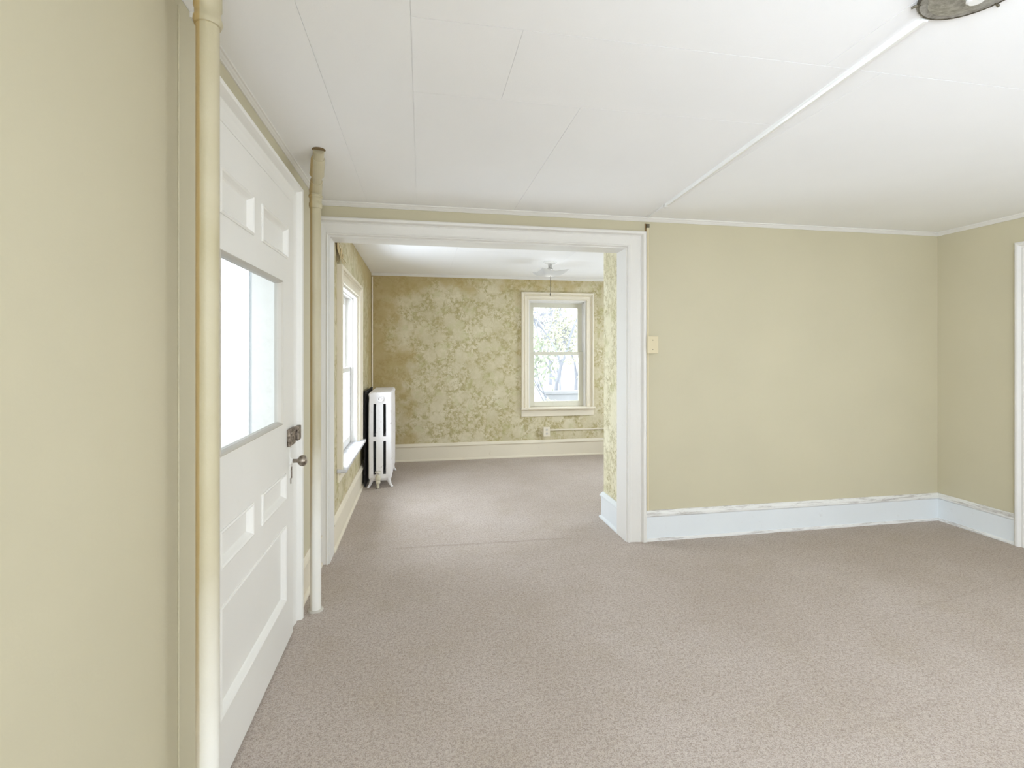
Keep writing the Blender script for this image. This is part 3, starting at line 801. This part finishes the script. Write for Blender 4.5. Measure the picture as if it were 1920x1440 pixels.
m.tube([(vx, vy, 0.110), (vx + 0.01, vy + 0.055, 0.110)], 0.018, 16)
va = m.build('valve', 'valve_paint', RD, True)
m = MB(); m.lathe([(0.0001, 0.150), (0.008, 0.150), (0.008, 0.170), (0.030, 0.172), (0.033, 0.178), (0.030, 0.186), (0.0001, 0.190)], (vx, vy, 0), 'Z', 20); m.build('hand_wheel', 'edge_worn', va, True)
m = MB(); m.lathe([(0.016, 0.0), (0.028, 0.0), (0.027, 0.004), (0.016, 0.006)], (vx, vy, 0), 'Z', 20); m.build('floor_ring', 'pewter', va, True)
# black board added to stand for the shade between wall and radiator
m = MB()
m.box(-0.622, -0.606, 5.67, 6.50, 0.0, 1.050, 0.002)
tag(m.build('shade_board', 'gap_shade', None), 'added dark board for the shaded gap behind the tall white radiator', 'board')

# peeling wallpaper above the left window
random.seed(5)
m = MB()
for (yy, zz, ln, wd) in ((4.10, 2.40, 0.20, 0.05), (4.17, 2.36, 0.16, 0.035), (4.05, 2.44, 0.13, 0.04), (4.27, 2.36, 0.15, 0.05), (4.38, 2.33, 0.10, 0.03)):
    R_ = []
    for k in range(7):
        a_ = k / 6; t = 0.003 + 0.040 * a_ * a_ + 0.004 * math.sin(9 * a_)
        y_ = yy + 0.03 * math.sin(4 * a_ + yy * 9); z_ = zz - ln * a_
        hw = wd * (1 - 0.55 * a_)
        R_.append([(-0.66 + t, y_ - hw, z_), (-0.66 + t + 0.006 * a_, y_, z_ - 0.01), (-0.66 + t, y_ + hw, z_), (-0.661 + t, y_ + hw, z_ + 0.001), (-0.661 + t + 0.006 * a_, y_, z_ - 0.009), (-0.661 + t, y_ - hw, z_ + 0.001)])
    m.rings(R_)
tag(m.build('peeling_wallpaper', 'torn_paper', None, True), 'torn strips of brown wallpaper peeling off above the left window', 'wallpaper')

# ------------------------------------------------------------------ outdoors
m = MB(); m.box(-40, 45, -30, 60, -0.7, -0.6); struct(m.build('ground', 'ground_pale'))
def grow(m, tips, p, d_, L, r, depth, rnd):
    pts = [p]; q = p; dd = d_.copy()
    for k in range(4):
        dd = (dd + Vector((rnd.uniform(-.18, .18), rnd.uniform(-.18, .18), rnd.uniform(-.05, .15)))).normalized()
        q = q + dd * (L / 4); pts.append(q)
    m.tube(pts, [r * (1 - 0.12 * k) for k in range(5)], 6)
    if depth == 0: tips.append(q); return
    for k in range(3 if depth > 1 else 4):
        a_ = rnd.uniform(0, 2 * PI); tilt = rnd.uniform(0.25, 0.7)
        side = Vector((math.cos(a_), math.sin(a_), 0))
        nd = (dd * math.cos(tilt) + side * math.sin(tilt)).normalized()
        grow(m, tips, pts[rnd.choice((2, 3, 4))], nd, L * rnd.uniform(.6, .8), r * 0.5, depth - 1, rnd)
def leaves(tips, rnd, n, spread, size):
    m = MB()
    for t in tips:
        for _ in range(n):
            c0 = t + Vector([rnd.gauss(0, spread) for _ in range(3)])
            a_ = Vector([rnd.uniform(-1, 1) for _ in range(3)]).normalized(); b_ = a_.orthogonal().normalized(); s_ = size * rnd.uniform(.6, 1.3)
            vs = [m.bm.verts.new(c0 + a_ * s_), m.bm.verts.new(c0 + b_ * s_ * .45), m.bm.verts.new(c0 - a_ * s_), m.bm.verts.new(c0 - b_ * s_ * .45)]
            m.bm.faces.new(vs)
    return m
def tree(x, y, h, r, seed, nleaf, lm, label):
    rnd = random.Random(seed)
    T = empty('tree', (x, y, -0.6)); tag(T, label, 'tree')
    m = MB(); tips = []
    grow(m, tips, Vector((x, y, -0.6)), Vector((rnd.uniform(-.05, .05), 0, 1)), h, r, 4, rnd)
    m.build('trunk', 'bark', T)
    leaves(tips, rnd, nleaf, 0.25, 0.085).build('foliage', lm, T)
for x_, y_, h_, r_, sd, nl, lm, lb in (
        (4.0, 14.6, 2.3, 0.075, 3, 5, 'bark', 'forking pale tree nearest outside the far window, in the middle of its panes'),
        (6.6, 20.9, 1.7, 0.09, 8, 14, 'leaf_yellow', 'leafy yellow green tree at the right side of the far window'),
        (4.9, 24.0, 1.9, 0.10, 12, 10, 'leaf', 'slender tree with thin twigs at the left side of the far window'),
        (8.2, 31.0, 2.2, 0.11, 21, 22, 'bark', 'distant pale tree behind the others in the far window'),
        (3.25, 12.2, 1.0, 0.035, 31, 4, 'leaf', 'young twiggy tree just left of centre outside the far window'),
        (4.9, 17.0, 1.35, 0.05, 37, 7, 'leaf_yellow', 'young yellow green tree just right of centre outside the far window')):
    tree(x_, y_, h_, r_, sd, nl, lm, lb)
def bush(x, y, seed, label, lm):
    rnd = random.Random(seed); B_ = empty('bush', (x, y, -0.6)); tag(B_, label, 'bush')
    m = MB(); tips = []
    for k in range(5): grow(m, tips, Vector((x, y, -0.6)), Vector((rnd.uniform(-.6, .6), rnd.uniform(-.5, .5), 1)).normalized(), 0.45, 0.02, 2, rnd)
    m.build('stems', 'bark', B_); leaves(tips, rnd, 14, 0.10, 0.045).build('foliage', lm, B_)
bush(2.75, 10.6, 4, 'yellow leafed bush at the lower left of the far window', 'leaf_yellow')
m = MB(); m.box(3.3, 9.0, 13.0, 13.25, -0.6, 0.35, 0.01); m.box(3.27, 9.03, 12.96, 13.29, 0.35, 0.43, 0.01)
tag(m.build('garden_wall', 'stone_pale'), 'low pale garden wall outside the far window', 'wall')
